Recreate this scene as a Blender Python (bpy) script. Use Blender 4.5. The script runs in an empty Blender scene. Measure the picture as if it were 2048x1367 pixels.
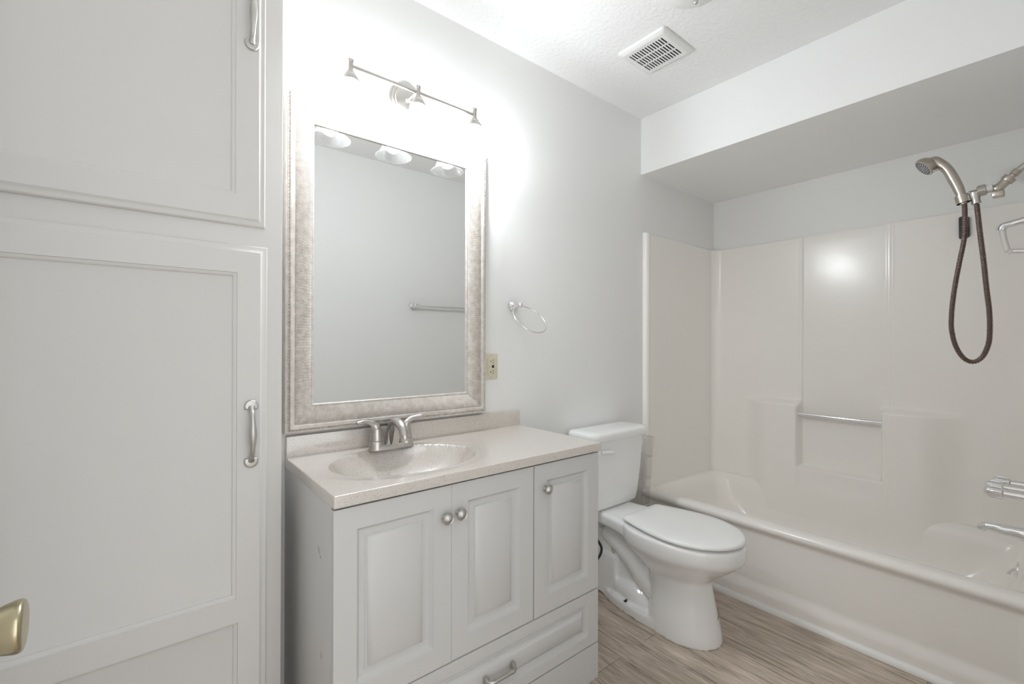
import bpy, bmesh, math, random
from mathutils import Vector, Matrix
sc = bpy.context.scene
PI = math.pi
random.seed(4)

# ------------------------------------------------------------------ camera
cam_d = bpy.data.cameras.new('camera'); cam = bpy.data.objects.new('camera', cam_d)
sc.collection.objects.link(cam); sc.camera = cam
YAW, PITCH, ROLL, F = 0.889159562, 0.00227897, 0.00247719, 911.2876
fw = Vector((math.cos(YAW)*math.cos(PITCH), math.sin(YAW)*math.cos(PITCH), math.sin(PITCH)))
rt = Vector((math.sin(YAW), -math.cos(YAW), 0)); up = rt.cross(fw)
r2 = rt*math.cos(ROLL) + up*math.sin(ROLL); u2 = up*math.cos(ROLL) - rt*math.sin(ROLL)
M = Matrix.Identity(4)
for i in range(3):
    M[i][0], M[i][1], M[i][2] = r2[i], u2[i], -fw[i]
M.translation = Vector((-2.16058542, -1.52251256, 1.18143191))
cam.matrix_world = M
cam_d.sensor_width = 36; cam_d.lens = F/2048*36; cam_d.shift_y = 0.00117; cam_d.clip_start = 0.02

# ------------------------------------------------------------------ world, exposure, light strengths
SKY, BULB = 1.95, 300.0
w = bpy.data.worlds.new('world'); sc.world = w; w.use_nodes = True
w.node_tree.nodes['Background'].inputs[0].default_value = (0.96, 0.985, 1.0, 1)
w.node_tree.nodes['Background'].inputs[1].default_value = SKY
vs = sc.view_settings
vs.view_transform = 'Standard'; vs.look = 'None'; vs.exposure = 0.13; vs.gamma = 1.0; vs.use_curve_mapping = False
sc.cycles.max_bounces = 16; sc.cycles.diffuse_bounces = 8; sc.cycles.transparent_max_bounces = 16
sc.cycles.sample_clamp_indirect = 6.0; sc.cycles.use_denoising = True
sc.cycles.caustics_reflective = False; sc.cycles.caustics_refractive = False

# ------------------------------------------------------------------ materials
def mat(name, col, rough=.5, metal=0., coat=0., spec=.5):
    m = bpy.data.materials.new(name); m.use_nodes = True
    b = m.node_tree.nodes['Principled BSDF']
    b.inputs['Base Color'].default_value = (*col, 1); b.inputs['Roughness'].default_value = rough
    b.inputs['Metallic'].default_value = metal; b.inputs['Coat Weight'].default_value = coat
    b.inputs['Specular IOR Level'].default_value = spec; b.inputs['Coat Roughness'].default_value = .05
    return m
def N(m, t, **kw):
    n = m.node_tree.nodes.new(t)
    for k, v in kw.items():
        if hasattr(n, k): setattr(n, k, v)
        else: n.inputs[k.replace('_', ' ')].default_value = v
    return n
def L(m, a, b): m.node_tree.links.new(a, b)
def bump(m, scale, strength, dist=.002, detail=3., stretch=(1, 1, 1), ramp=None):
    g = N(m, 'ShaderNodeNewGeometry'); mp = N(m, 'ShaderNodeMapping'); mp.inputs['Scale'].default_value = stretch
    n = N(m, 'ShaderNodeTexNoise', Scale=scale, Detail=detail); b = N(m, 'ShaderNodeBump', Strength=strength, Distance=dist)
    L(m, g.outputs['Position'], mp.inputs[0]); L(m, mp.outputs[0], n.inputs['Vector'])
    out = n.outputs['Fac']
    if ramp:
        r = N(m, 'ShaderNodeValToRGB'); r.color_ramp.elements[0].position = ramp[0]; r.color_ramp.elements[1].position = ramp[1]
        L(m, out, r.inputs[0]); out = r.outputs[0]
    L(m, out, b.inputs['Height']); L(m, b.outputs[0], m.node_tree.nodes['Principled BSDF'].inputs['Normal'])
def mottle(m, c1, c2, scale, detail=4, lo=.4, hi=.6, stretch=(1, 1, 1)):
    g = N(m, 'ShaderNodeNewGeometry'); mp = N(m, 'ShaderNodeMapping'); mp.inputs['Scale'].default_value = stretch
    n = N(m, 'ShaderNodeTexNoise', Scale=scale, Detail=detail); r = N(m, 'ShaderNodeValToRGB')
    r.color_ramp.elements[0].position = lo; r.color_ramp.elements[1].position = hi
    r.color_ramp.elements[0].color = (*c1, 1); r.color_ramp.elements[1].color = (*c2, 1)
    L(m, g.outputs['Position'], mp.inputs[0]); L(m, mp.outputs[0], n.inputs['Vector']); L(m, n.outputs['Fac'], r.inputs[0])
    L(m, r.outputs[0], m.node_tree.nodes['Principled BSDF'].inputs['Base Color'])

WALL = mat('wall_paint', (.82, .82, .81), .6, spec=.3); bump(WALL, 130, .12, .0015)
SOFF = mat('soffit_paint', (.89, .89, .885), .5); bump(SOFF, 130, .08, .0015)
CEIL = mat('textured_ceiling', (.88, .88, .875), .8); bump(CEIL, 60, .30, .004, 4., ramp=(.38, .66))
CABP = mat('cabinet_paint', (.69, .677, .66), .55); bump(CABP, 30, .10, .001, 4., stretch=(3, 3, .5))
VANW = mat('vanity_white', (.60, .598, .592), .38)
CHIP = mat('chipped_board', (.16, .14, .12), .8)
PORC = mat('porcelain', (.84, .84, .835), .12, coat=.6)
SEATW = mat('seat_plastic', (.84, .84, .835), .22)
IVORY = mat('fiberglass', (.89, .862, .822), .21); bump(IVORY, 14, .10, .004, 2.)
TRIMW = mat('white_trim', (.84, .83, .81), .4)
PLAST = mat('white_plastic', (.80, .80, .79), .35)
CHROME = mat('chrome', (.86, .86, .87), .08, 1.)
NICKEL = mat('brushed_nickel', (.56, .535, .505), .3, 1.)
SATIN = mat('satin_nickel', (.56, .545, .52), .42, 1.)
SHOWN = mat('shower_nickel', (.52, .475, .425), .3, 1.)
HOSEM = mat('bronze_hose', (.17, .125, .105), .38, .85)
BLACK = mat('black_plastic', (.012, .012, .013), .35)
DARK = mat('dark_void', (.008, .008, .008), .9)
GREYP = mat('grey_spray_plate', (.50, .51, .53), .4)
WASH = mat('translucent_washer', (.75, .73, .70), .3)
BRASS = mat('brass', (.52, .46, .31), .26, 1.)
IVPL = mat('ivory_plate', (.66, .61, .47), .4)
BEIGE = mat('beige_cap', (.62, .54, .42), .5)
RUBBER = mat('braided_black', (.02, .02, .022), .5)
FROST = mat('frosted_glass', (.75, .745, .73), .3)
MIRR = mat('mirror_glass', (.93, .94, .935), .0, 1.)
CAULK = mat('dirty_gap', (.25, .22, .19), .8)
FRAME = mat('champagne_frame', (.7, .66, .62), .42, .2)
mottle(FRAME, (.565, .515, .47), (.67, .635, .595), 60, 6, .35, .65)

def thin_glass(name, tint, gl, haze):
    m = bpy.data.materials.new(name); m.use_nodes = True; nt = m.node_tree; nt.nodes.clear()
    o = nt.nodes.new('ShaderNodeOutputMaterial'); t = nt.nodes.new('ShaderNodeBsdfTransparent'); t.inputs[0].default_value = (*tint, 1)
    g = nt.nodes.new('ShaderNodeBsdfGlossy'); g.inputs['Roughness'].default_value = .06
    lw = nt.nodes.new('ShaderNodeLayerWeight'); lw.inputs[0].default_value = .35
    mul = nt.nodes.new('ShaderNodeMath'); mul.operation = 'MULTIPLY_ADD'; mul.inputs[1].default_value = .6; mul.inputs[2].default_value = gl*.3
    x = nt.nodes.new('ShaderNodeMixShader')
    nt.links.new(lw.outputs['Facing'], mul.inputs[0]); nt.links.new(mul.outputs[0], x.inputs[0])
    tl = nt.nodes.new('ShaderNodeBsdfTranslucent'); x2 = nt.nodes.new('ShaderNodeMixShader'); x2.inputs[0].default_value = haze
    nt.links.new(t.outputs[0], x2.inputs[1]); nt.links.new(tl.outputs[0], x2.inputs[2])
    nt.links.new(x2.outputs[0], x.inputs[1]); nt.links.new(g.outputs[0], x.inputs[2]); nt.links.new(x.outputs[0], o.inputs[0])
    return m
GLASS = thin_glass('clear_seeded_glass', (.97, .97, .97), .10, .07)
ACRYL = thin_glass('clear_acrylic', (.99, .985, .98), .05, .02)
def emit(name, col, s):
    m = bpy.data.materials.new(name); m.use_nodes = True; nt = m.node_tree; nt.nodes.clear()
    o = nt.nodes.new('ShaderNodeOutputMaterial'); e = nt.nodes.new('ShaderNodeEmission')
    e.inputs[0].default_value = (*col, 1); e.inputs[1].default_value = s; nt.links.new(e.outputs[0], o.inputs[0]); return m
GLOW = emit('lit_bulb', (.935, .985, 1.03), BULB)

# speckled cultured granite
STONE = mat('speckled_granite', (.7, .65, .58), .3, coat=1.0)
STONE.node_tree.nodes['Principled BSDF'].inputs['Coat Roughness'].default_value = .16; STONE.node_tree.nodes['Principled BSDF'].inputs['Coat IOR'].default_value = 2.0
g = N(STONE, 'ShaderNodeNewGeometry')
v1 = N(STONE, 'ShaderNodeTexNoise', Scale=520., Detail=2.); v2 = N(STONE, 'ShaderNodeTexVoronoi', Scale=260.)
v3 = N(STONE, 'ShaderNodeTexVoronoi', Scale=95.)
rA = N(STONE, 'ShaderNodeValToRGB'); e = rA.color_ramp.elements
e[0].position = .32; e[0].color = (.53, .475, .42, 1); e[1].position = .62; e[1].color = (.66, .62, .575, 1)
q = e.new(.47); q.color = (.60, .55, .50, 1)
rB = N(STONE, 'ShaderNodeValToRGB'); e = rB.color_ramp.elements
e[0].position = .20; e[0].color = (.40, .34, .30, 1); e[1].position = .28; e[1].color = (1, 1, 1, 1)
mx = N(STONE, 'ShaderNodeMix', data_type='RGBA', blend_type='MULTIPLY')
gt = N(STONE, 'ShaderNodeMath', operation='GREATER_THAN'); gt.inputs[1].default_value = .66
sep = N(STONE, 'ShaderNodeSeparateColor')
for v in (v1, v2, v3): L(STONE, g.outputs['Position'], v.inputs['Vector'])
L(STONE, v1.outputs['Fac'], rA.inputs[0]); L(STONE, v2.outputs['Distance'], rB.inputs[0])
L(STONE, v2.outputs['Color'], sep.inputs[0]); L(STONE, sep.outputs[0], gt.inputs[0]); L(STONE, gt.outputs[0], mx.inputs[0])
L(STONE, rA.outputs[0], mx.inputs[6]); L(STONE, rB.outputs[0], mx.inputs[7])
L(STONE, mx.outputs[2], STONE.node_tree.nodes['Principled BSDF'].inputs['Base Color'])

# grey-brown vinyl planks running along the tub
FLOOR = mat('vinyl_plank', (.3, .25, .2), .42)
g = N(FLOOR, 'ShaderNodeNewGeometry'); sp = N(FLOOR, 'ShaderNodeSeparateXYZ'); cb = N(FLOOR, 'ShaderNodeCombineXYZ')
L(FLOOR, g.outputs['Position'], sp.inputs[0]); L(FLOOR, sp.outputs[1], cb.inputs[0]); L(FLOOR, sp.outputs[0], cb.inputs[1])
br = N(FLOOR, 'ShaderNodeTexBrick', offset=.37, Scale=1.0); br.inputs['Brick Width'].default_value = 1.2; br.inputs['Row Height'].default_value = .15
br.inputs['Mortar Size'].default_value = .0008; br.inputs['Color1'].default_value = (0, 0, 0, 1); br.inputs['Color2'].default_value = (1, 1, 1, 1)
br.inputs['Mortar'].default_value = (.5, .5, .5, 1)
L(FLOOR, cb.outputs[0], br.inputs['Vector'])
sh = N(FLOOR, 'ShaderNodeVectorMath', operation='MULTIPLY_ADD'); sh.inputs[1].default_value = (7, 3, 5)
L(FLOOR, br.outputs['Color'], sh.inputs[0])
st = N(FLOOR, 'ShaderNodeVectorMath', operation='MULTIPLY'); st.inputs[1].default_value = (1.6, 17, 1); L(FLOOR, cb.outputs[0], st.inputs[0]); L(FLOOR, st.outputs[0], sh.inputs[2])
n1 = N(FLOOR, 'ShaderNodeTexNoise', Scale=2.2, Detail=6., Distortion=1.2); n1.inputs['Roughness'].default_value = .62; L(FLOOR, sh.outputs[0], n1.inputs['Vector'])
n2 = N(FLOOR, 'ShaderNodeTexNoise', Scale=9., Detail=5., Distortion=.4); L(FLOOR, sh.outputs[0], n2.inputs['Vector'])
ra = N(FLOOR, 'ShaderNodeValToRGB'); e = ra.color_ramp.elements
e[0].position = .33; e[0].color = (.27, .218, .172, 1); e[1].position = .66; e[1].color = (.62, .535, .455, 1)
q = e.new(.46); q.color = (.455, .382, .315, 1)
rb = N(FLOOR, 'ShaderNodeValToRGB'); e = rb.color_ramp.elements
e[0].position = .3; e[0].color = (.72, .70, .68, 1); e[1].position = .58; e[1].color = (1.06, 1.05, 1.04, 1)
m1 = N(FLOOR, 'ShaderNodeMix', data_type='RGBA', blend_type='MULTIPLY'); m1.inputs[0].default_value = .85
L(FLOOR, n1.outputs['Fac'], ra.inputs[0]); L(FLOOR, n2.outputs['Fac'], rb.inputs[0]); L(FLOOR, ra.outputs[0], m1.inputs[6]); L(FLOOR, rb.outputs[0], m1.inputs[7])
hs = N(FLOOR, 'ShaderNodeHueSaturation'); mr = N(FLOOR, 'ShaderNodeMapRange'); mr.inputs[3].default_value = .88; mr.inputs[4].default_value = 1.12
L(FLOOR, br.outputs['Color'], mr.inputs[0]); L(FLOOR, mr.outputs[0], hs.inputs['Value']); L(FLOOR, m1.outputs[2], hs.inputs['Color'])
m2 = N(FLOOR, 'ShaderNodeMix', data_type='RGBA'); m2.inputs[7].default_value = (.1, .08, .065, 1)
L(FLOOR, br.outputs['Fac'], m2.inputs[0]); L(FLOOR, hs.outputs[0], m2.inputs[6])
L(FLOOR, m2.outputs[2], FLOOR.node_tree.nodes['Principled BSDF'].inputs['Base Color'])

# ------------------------------------------------------------------ mesh helpers
WL = {}
def BM(): return bmesh.new()
def obj(name, bm, m, parent=None, ang=35, label=None):
    bmesh.ops.remove_doubles(bm, verts=bm.verts, dist=1e-6)
    bmesh.ops.recalc_face_normals(bm, faces=bm.faces)
    o0 = WL.get(parent.name, Vector((0, 0, 0))) if parent else Vector((0, 0, 0))
    if o0.length: bmesh.ops.translate(bm, verts=bm.verts, vec=-o0)
    me = bpy.data.meshes.new(name); bm.to_mesh(me); bm.free()
    me.materials.append(m)
    me.shade_smooth(); me.set_sharp_from_angle(angle=math.radians(ang))
    o = bpy.data.objects.new(name, me); sc.collection.objects.link(o)
    if parent: o.parent = parent
    WL[o.name] = o0.copy()
    if label: o['label'] = label
    return o
def thing(name, label, cat, loc, group=None):
    o = bpy.data.objects.new(name, None); sc.collection.objects.link(o); o.location = loc; o.empty_display_size = .05
    o['label'] = label; o['category'] = cat
    if group: o['group'] = group
    WL[o.name] = Vector(loc); return o
def struct(name, bm, m, label, cat, ang=30):
    o = obj(name, bm, m, None, ang); o['kind'] = 'structure'; o['label'] = label; o['category'] = cat; return o
def box(bm, x0, x1, y0, y1, z0, z1, bev=0, seg=2):
    r = bmesh.ops.create_cube(bm, size=1)
    vs_ = r['verts']
    for v in vs_:
        v.co = Vector(((x0+x1)/2 + v.co.x*(x1-x0), (y0+y1)/2 + v.co.y*(y1-y0), (z0+z1)/2 + v.co.z*(z1-z0)))
    if bev:
        ed = list({e for v in vs_ for e in v.link_edges})
        bmesh.ops.bevel(bm, geom=ed, offset=bev, segments=seg, profile=.5, affect='EDGES')
def loft(bm, rings, cap0=True, cap1=True, closed=True):
    R = [[bm.verts.new(p) for p in r] for r in rings]
    n = len(R[0])
    for a, b in zip(R, R[1:]):
        for i in range(n if closed else n-1):
            j = (i+1) % n
            bm.faces.new((a[i], a[j], b[j], b[i]))
    if cap0: bm.faces.new(R[0])
    if cap1: bm.faces.new(R[-1][::-1])
    return R
def frame_of(axis):
    a = Vector(axis).normalized(); t = Vector((0, 0, 1)) if abs(a.z) < .9 else Vector((1, 0, 0))
    u = t.cross(a).normalized(); return a, u, a.cross(u)
def lathe(bm, prof, org, axis, seg=32, cap0=True, cap1=True):
    a, u, v = frame_of(axis); org = Vector(org)
    loft(bm, [[org + a*h + (u*math.cos(2*PI*k/seg) + v*math.sin(2*PI*k/seg))*max(r, 1e-5) for k in range(seg)] for r, h in prof], cap0, cap1)
def spline(pts, n):
    P = [Vector(p) for p in pts]; out = []
    for i in range(len(P)-1):
        p0 = P[max(i-1, 0)]; p1 = P[i]; p2 = P[i+1]; p3 = P[min(i+2, len(P)-1)]
        for k in range(n):
            t = k/n
            out.append(.5*((2*p1) + (p2-p0)*t + (2*p0-5*p1+4*p2-p3)*t*t + (3*p1-p0-3*p2+p3)*t**3))
    out.append(P[-1]); return out
def lerps(vals, n):
    out = []
    for i in range(len(vals)-1):
        for k in range(n):
            t = k/n; t = t*t*(3-2*t); out.append(vals[i]*(1-t) + vals[i+1]*t)
    out.append(vals[-1]); return out
def tube(bm, pts, rad, seg=16, cap=True, flat=None):
    P = [Vector(p) for p in pts]; n = len(P)
    R = rad if isinstance(rad, (list, tuple)) else [rad]*n
    T = [(P[min(i+1, n-1)] - P[max(i-1, 0)]).normalized() for i in range(n)]
    a, u, v = frame_of(T[0]); rings = []
    for i in range(n):
        if i:
            ax = T[i-1].cross(T[i])
            if ax.length > 1e-8:
                q = Matrix.Rotation(T[i-1].angle(T[i]), 3, ax.normalized()); u = q @ u
        u = (u - T[i]*u.dot(T[i])).normalized(); v = T[i].cross(u)
        fu, fv = flat[i] if flat else (1, 1)
        rings.append([P[i] + (u*math.cos(2*PI*k/seg)*fu + v*math.sin(2*PI*k/seg)*fv)*R[i] for k in range(seg)])
    loft(bm, rings, cap, cap)
def rrect(x0, x1, y0, y1, r, z, n=8):
    pts = []
    for cx, cy, a0 in ((x1-r, y1-r, 0), (x0+r, y1-r, 90), (x0+r, y0+r, 180), (x1-r, y0+r, 270)):
        for k in range(n+1):
            a = math.radians(a0 + 90*k/n); pts.append(Vector((cx+r*math.cos(a), cy+r*math.sin(a), z)))
    return pts
def grid(bm, us, vs2, f):
    V = [[bm.verts.new(f(u, v)) for v in vs2] for u in us]
    for i in range(len(us)-1):
        for j in range(len(vs2)-1):
            bm.faces.new((V[i][j], V[i+1][j], V[i+1][j+1], V[i][j+1]))
    return V
def ss(a, b, x):
    t = max(0., min(1., (x-a)/(b-a))); return t*t*(3-2*t)
def lin(a, b, n): return [a+(b-a)*i/n for i in range(n+1)]
def prism_y(bm, outline, y0, y1, bev=0, seg=2):
    """outline in (x,z), extruded along y"""
    A = [bm.verts.new((x, y0, z)) for x, z in outline]; B = [bm.verts.new((x, y1, z)) for x, z in outline]
    n = len(A); fs = [bm.faces.new(A), bm.faces.new(B[::-1])]
    for i in range(n): bm.faces.new((A[i], B[i], B[(i+1) % n], A[(i+1) % n]))
    if bev:
        ed = [e for e in fs[0].edges]
        bmesh.ops.bevel(bm, geom=ed, offset=bev, segments=seg, profile=.5, affect='EDGES')

# ------------------------------------------------------------------ room shell
W, H, HS, YF, XL = .8175, 2.44, 2.1286, -1.53, -2.60
bm = BM(); box(bm, XL-.1, W+.1, -3.4, .1, -.1, 0); struct('floor', bm, FLOOR, 'grey brown wood-look plank floor', 'floor')
bm = BM(); box(bm, XL-.1, W+.1, YF-.1, .1, H, H+.1); struct('ceiling', bm, CEIL, 'white textured bathroom ceiling', 'ceiling')
bm = BM(); box(bm, XL-.1, W+.1, 0, .1, 0, H); struct('wall_back', bm, WALL, 'light grey wall behind the vanity and toilet', 'wall')
bm = BM(); box(bm, W, W+.1, YF-.1, 0, 0, H); struct('wall_right', bm, WALL, 'long light grey wall above the tub surround', 'wall')
bm = BM(); box(bm, XL-.1, XL, YF-.1, 0, 0, H); struct('wall_left', bm, WALL, 'left wall beside the tall cabinet', 'wall')
DX0, DX1, DZ = -2.345, -1.50, 2.05
bm = BM(); box(bm, XL, DX0, YF-.1, YF, 0, H); box(bm, DX1, W, YF-.1, YF, 0, H); box(bm, DX0, DX1, YF-.1, YF, DZ, H)
struct('wall_front', bm, WALL, 'light grey wall opposite the vanity with the doorway', 'wall')
bm = BM(); box(bm, 0, W, YF, -1.482, 0, HS); struct('wall_end', bm, WALL, 'short wall at the faucet end of the bathtub', 'wall')
bm = BM(); box(bm, 0, W, YF, 0, HS, H); struct('wall_soffit', bm, SOFF, 'white dropped soffit above the bathtub', 'soffit')

# ------------------------------------------------------------------ linen cabinet
def panel_face(bm, x0, x1, z0, z1, y, edge, holes, hprof):
    """door front facing -y; edge/hprof = [(inset, depth)] ; holes = [(hx0,hx1,hz0,hz1)]"""
    def loop(a, b, c, d, i, dep): return [bm.verts.new((p[0], y+dep, p[1])) for p in ((a+i, c+i), (b-i, c+i), (b-i, d-i), (a+i, d-i))]
    def strip(seq):
        for A, B in zip(seq, seq[1:]):
            for k in range(4): bm.faces.new((A[k], A[(k+1) % 4], B[(k+1) % 4], B[k]))
    E_ = [loop(x0, x1, z0, z1, i, d) for i, d in edge]; strip(E_); bm.faces.new(E_[0][::-1])
    i, d = edge[-1]
    xs = sorted({x0+i, x1-i} | {h[0] for h in holes} | {h[1] for h in holes})
    zs = sorted({z0+i, z1-i} | {h[2] for h in holes} | {h[3] for h in holes})
    for a, b in zip(xs, xs[1:]):
        for c, e in zip(zs, zs[1:]):
            mx_, mz_ = (a+b)/2, (c+e)/2
            if any(h[0] < mx_ < h[1] and h[2] < mz_ < h[3] for h in holes): continue
            bm.faces.new([bm.verts.new((p[0], y+d, p[1])) for p in ((a, c), (b, c), (b, e), (a, e))])
    for h in holes:
        S = [loop(*h, ii, dd+d) for ii, dd in hprof]; strip(S); bm.faces.new(S[-1])
CX1, CY = -1.8648, -.162
cab = thing('linen_cabinet', 'tall grey-white painted built-in cabinet with two panelled doors', 'cabinet', (-2.21, -.08, 0))
bm = BM()
box(bm, XL+.003, CX1, CY, -.001, .001, H-.001, .0015)
obj('body', bm, CABP, cab)
EDG = [(0, .018), (0, .011), (.003, .0075), (.010, .006), (.0155, .003), (.017, .0008), (.019, 0)]
HPR = [(0, 0), (.0008, .0035), (.0045, .0045), (.0090, .0085), (.0095, .0118), (.0105, .0122)]
YD = -.1805
dr1 = BM(); panel_face(dr1, -2.468, -1.9081, 1.4866, 2.30, YD, EDG, [(-2.4013, -1.9773, 1.5617, 2.228)], HPR)
up_door = obj('door', dr1, CABP, cab)
dr2 = BM(); panel_face(dr2, -2.468, -1.9023, .115, 1.4361, YD, EDG, [(-2.4013, -1.9729, .5319, 1.3629), (-2.4013, -1.9693, .19, .472)], HPR)
lo_door = obj('door', dr2, CABP, cab)
def pull(x, zc, parent):
    bm = BM()
    pts = spline([(x, YD-.003, zc+.068), (x, YD-.011, zc+.060), (x, YD-.022, zc+.041), (x, YD-.027, zc), (x, YD-.022, zc-.041), (x, YD-.011, zc-.060), (x, YD-.003, zc-.068)], 6)
    rr = lerps([.0085, .0058, .0060, .0092, .0060, .0058, .0085], 6)
    tube(bm, pts, rr, 14)
    for s in (1, -1):
        out = [(x + .0165*math.cos(a), zc + s*(.070 + .0175*math.sin(a))) for a in [math.radians(-25+230*k/18) for k in range(19)]]
        prism_y(bm, out, YD-.006, YD+.0005, .0035, 3)
    return obj('handle', bm, SATIN, parent, 50, 'satin nickel arched pull with fan shaped ends')
pull(-1.941, .9485, lo_door); pull(-1.943, 2.028, up_door)

# ------------------------------------------------------------------ vanity cabinet
VX0, VX1, VY, VT = -1.8205, -.8965, -.437, .8055
van = thing('vanity_cabinet', 'white bathroom vanity cabinet with three raised panel doors and a drawer', 'vanity', (-1.36, -.22, 0))
bm = BM()
box(bm, VX0, VX0+.016, VY, -.002, 0, VT-.001, .001); box(bm, VX1-.016, VX1, VY, -.002, 0, VT-.001, .001)
box(bm, VX0+.016, VX1-.016, -.012, -.004, .04, VT-.16); box(bm, VX0+.016, VX1-.016, VY, -.012, .10, .116)
box(bm, VX0+.016, VX1-.016, VY, VY+.016, .76, VT-.001); box(bm, VX0+.016, VX1-.016, VY+.012, VY+.02, .116, .76)
obj('body', bm, VANW, van)
bm = BM()   # front base panel with a scooped foot profile
oc = [(VX0, 0), (VX0+.115, 0)]
oc += [(VX0+.115+.035*math.sin(a), .042*(1-math.cos(a))) for a in [PI/2*k/6 for k in range(1, 7)]]
oc += [(VX1-.115-.035*math.sin(a), .042*(1-math.cos(a))) for a in [PI/2*k/6 for k in range(6, 0, -1)]]
oc += [(VX1-.115, 0), (VX1, 0), (VX1, .124), (VX0, .124)]
prism_y(bm, oc, VY-.018, VY-.0005); obj('base_panel', bm, VANW, van)
VED = [(0, .018), (0, .002), (.0006, .0006), (.002, 0)]
VPR = [(0, 0), (.0010, .0018), (.0050, .0075), (.0100, .0128), (.0205, .0134), (.0222, .0124), (.0230, .0108), (.0252, .0106), (.0260, .0088), (.0284, .0086), (.0296, .0068), (.0435, .0008), (.0450, 0)]
YV = VY-.0185
def knob(x, z, parent):
    bm = BM(); lathe(bm, [(.0085, -.0005), (.0085, .003), (.0062, .005), (.0058, .010), (.007, .0135), (.0125, .0165), (.0155, .019), (.0158, .0215), (.0142, .0232), (.0125, .0222), (.0115, .0228), (.009, .0262), (.005, .0282), (.0002, .0288)], (x, YV, z), (0, -1, 0), 28)
    obj('knob', bm, SATIN, parent, 50, 'round satin nickel knob')
ins = .054
for x0, x1, dy, kx, kz in ((-1.8195, -1.5056, -.0012, -1.527, .7165), (-1.5050, -1.2065, 0, -1.484, .718), (-1.2015, -.8965, 0, -1.157, .7205)):
    bm = BM(); panel_face(bm, x0, x1, .318, .799, YV+dy, VED, [(x0+ins, x1-ins, .318+ins+.003, .799-ins)], VPR)
    d = obj('door', bm, VANW, van); knob(kx, kz, d)
bm = BM(); panel_face(bm, -1.8195, -.8965, .1275, .3135, YV, VED, [(-1.8195+.052, -.8965-.052, .1275+.036, .3135-.034)], [(a*.8, b) for a, b in VPR])
drw = obj('drawer', bm, VANW, van)
bm = BM(); hx, hz, hl = -1.343, .2185, .05
pts = [(hx-hl, YV-.001, hz), (hx-hl, YV-.014, hz), (hx-hl+.004, YV-.022, hz), (hx-hl+.012, YV-.027, hz), (hx-hl+.02, YV-.0275, hz), (hx+hl-.02, YV-.0275, hz), (hx+hl-.012, YV-.027, hz), (hx+hl-.004, YV-.022, hz), (hx+hl, YV-.014, hz), (hx+hl, YV-.001, hz)]
tube(bm, pts, .0055, 14)
for s in (-1, 1):
    box(bm, hx+s*hl-.0065, hx+s*hl+.0065, YV-.016, YV, hz-.011, hz+.011, .003)
    lathe(bm, [(.0064, -.0015), (.0068, 0), (.0064, .0015)], (hx+s*(hl-.018), YV-.0275, hz), (1, 0, 0), 16)
obj('handle', bm, SATIN, drw, 40, 'satin nickel bar pull')
for k, (y, z, a, ln) in enumerate(((-.346, .678, .5, .006), (-.352, .671, 1.1, .008), (-.361, .660, 1.4, .004), (-.371, .424, 1.2, .009))):
    bm = BM(); c, s = math.cos(a), math.sin(a)
    out = [(-ln, 0), (-ln*.3, .0014), (ln*.5, .0009), (ln, -.0003), (ln*.2, -.0016), (-ln*.6, -.001)]
    vv = [bm.verts.new((VX0-.0003, y+p*c-q_*s, z+p*s+q_*c)) for p, q_ in out]
    vb = [bm.verts.new((VX0+.001, v.co.y, v.co.z)) for v in vv]
    bm.faces.new(vv); n = len(vv)
    for i in range(n): bm.faces.new((vv[i], vv[(i+1) % n], vb[(i+1) % n], vb[i]))
    obj('paint_chip', bm, CHIP, van, 35, 'dark chip in the white side panel')

# ------------------------------------------------------------------ vanity top with sunken oval basin
TX0, TX1, TY, TZ, TB = -1.8218, -.8953, -.467, .8346, .8062
top = thing('countertop', 'beige speckled stone vanity top with an oval sunken basin', 'countertop', (-1.36, -.22, TB))
SXC, SYC, SA, SB = -1.532, -.238, .212, .158
def topz(x, y):
    r = math.hypot((x-SXC)/SA, (y-SYC)/SB); ro = math.hypot((x-SXC)/.285, (y-SYC)/.205)
    z = TZ - .0012*(1-ss(.86, 1.0, ro))
    if r < 1.06:
        t = 1-ss(.0, 1.06, r)
        prof = .118*(1-min(r, 1.06)/1.06*0 - 0)*((1-(r/1.06)**3.2))**.85
        z -= prof
    return z
bm = BM()
xs = lin(TX0, TX1, 250); ys = lin(TY, -.02, 130)
def edge_round(x, y):
    z = topz(x, y); d = min(x-TX0, TX1-x, y-TY)
    return Vector((x, y, z - (.003-math.sqrt(max(0, .003**2-max(0, .003-d)**2)) if d < .003 else 0)))
xs = [TX0, TX0+.0006, TX0+.0015, TX0+.003] + [x for x in xs if TX0+.004 < x < TX1-.004] + [TX1-.003, TX1-.0015, TX1-.0006, TX1]
ys = [TY, TY+.0006, TY+.0015, TY+.003] + [y for y in ys if y > TY+.004]
V = grid(bm, xs, ys, edge_round)
bd = [V[i][0] for i in range(len(xs))] + [V[-1][j] for j in range(1, len(ys))] + [V[i][-1] for i in range(len(xs)-2, -1, -1)] + [V[0][j] for j in range(len(ys)-2, 0, -1)]
lo = [bm.verts.new((v.co.x, v.co.y, TB)) for v in bd]; n = len(bd)
for i in range(n): bm.faces.new((bd[i], bd[(i+1) % n], lo[(i+1) % n], lo[i]))
obj('slab', bm, STONE, top, 40)
bm = BM(); box(bm, TX0+.001, TX1, -.02, -.0005, TB, .8985, .003); obj('backsplash', bm, STONE, top)
bm = BM(); zb = topz(SXC, SYC-.0)
lathe(bm, [(.0225, 0), (.0225, .003), (.019, .004), (.016, .002), (.0155, .004), (.010, .008), (.0002, .009)], (SXC, SYC+.02, topz(SXC, SYC+.02)-.0005), (0, 0, 1), 28); obj('drain', bm, NICKEL, top, 40, 'brushed nickel drain stopper')

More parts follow.
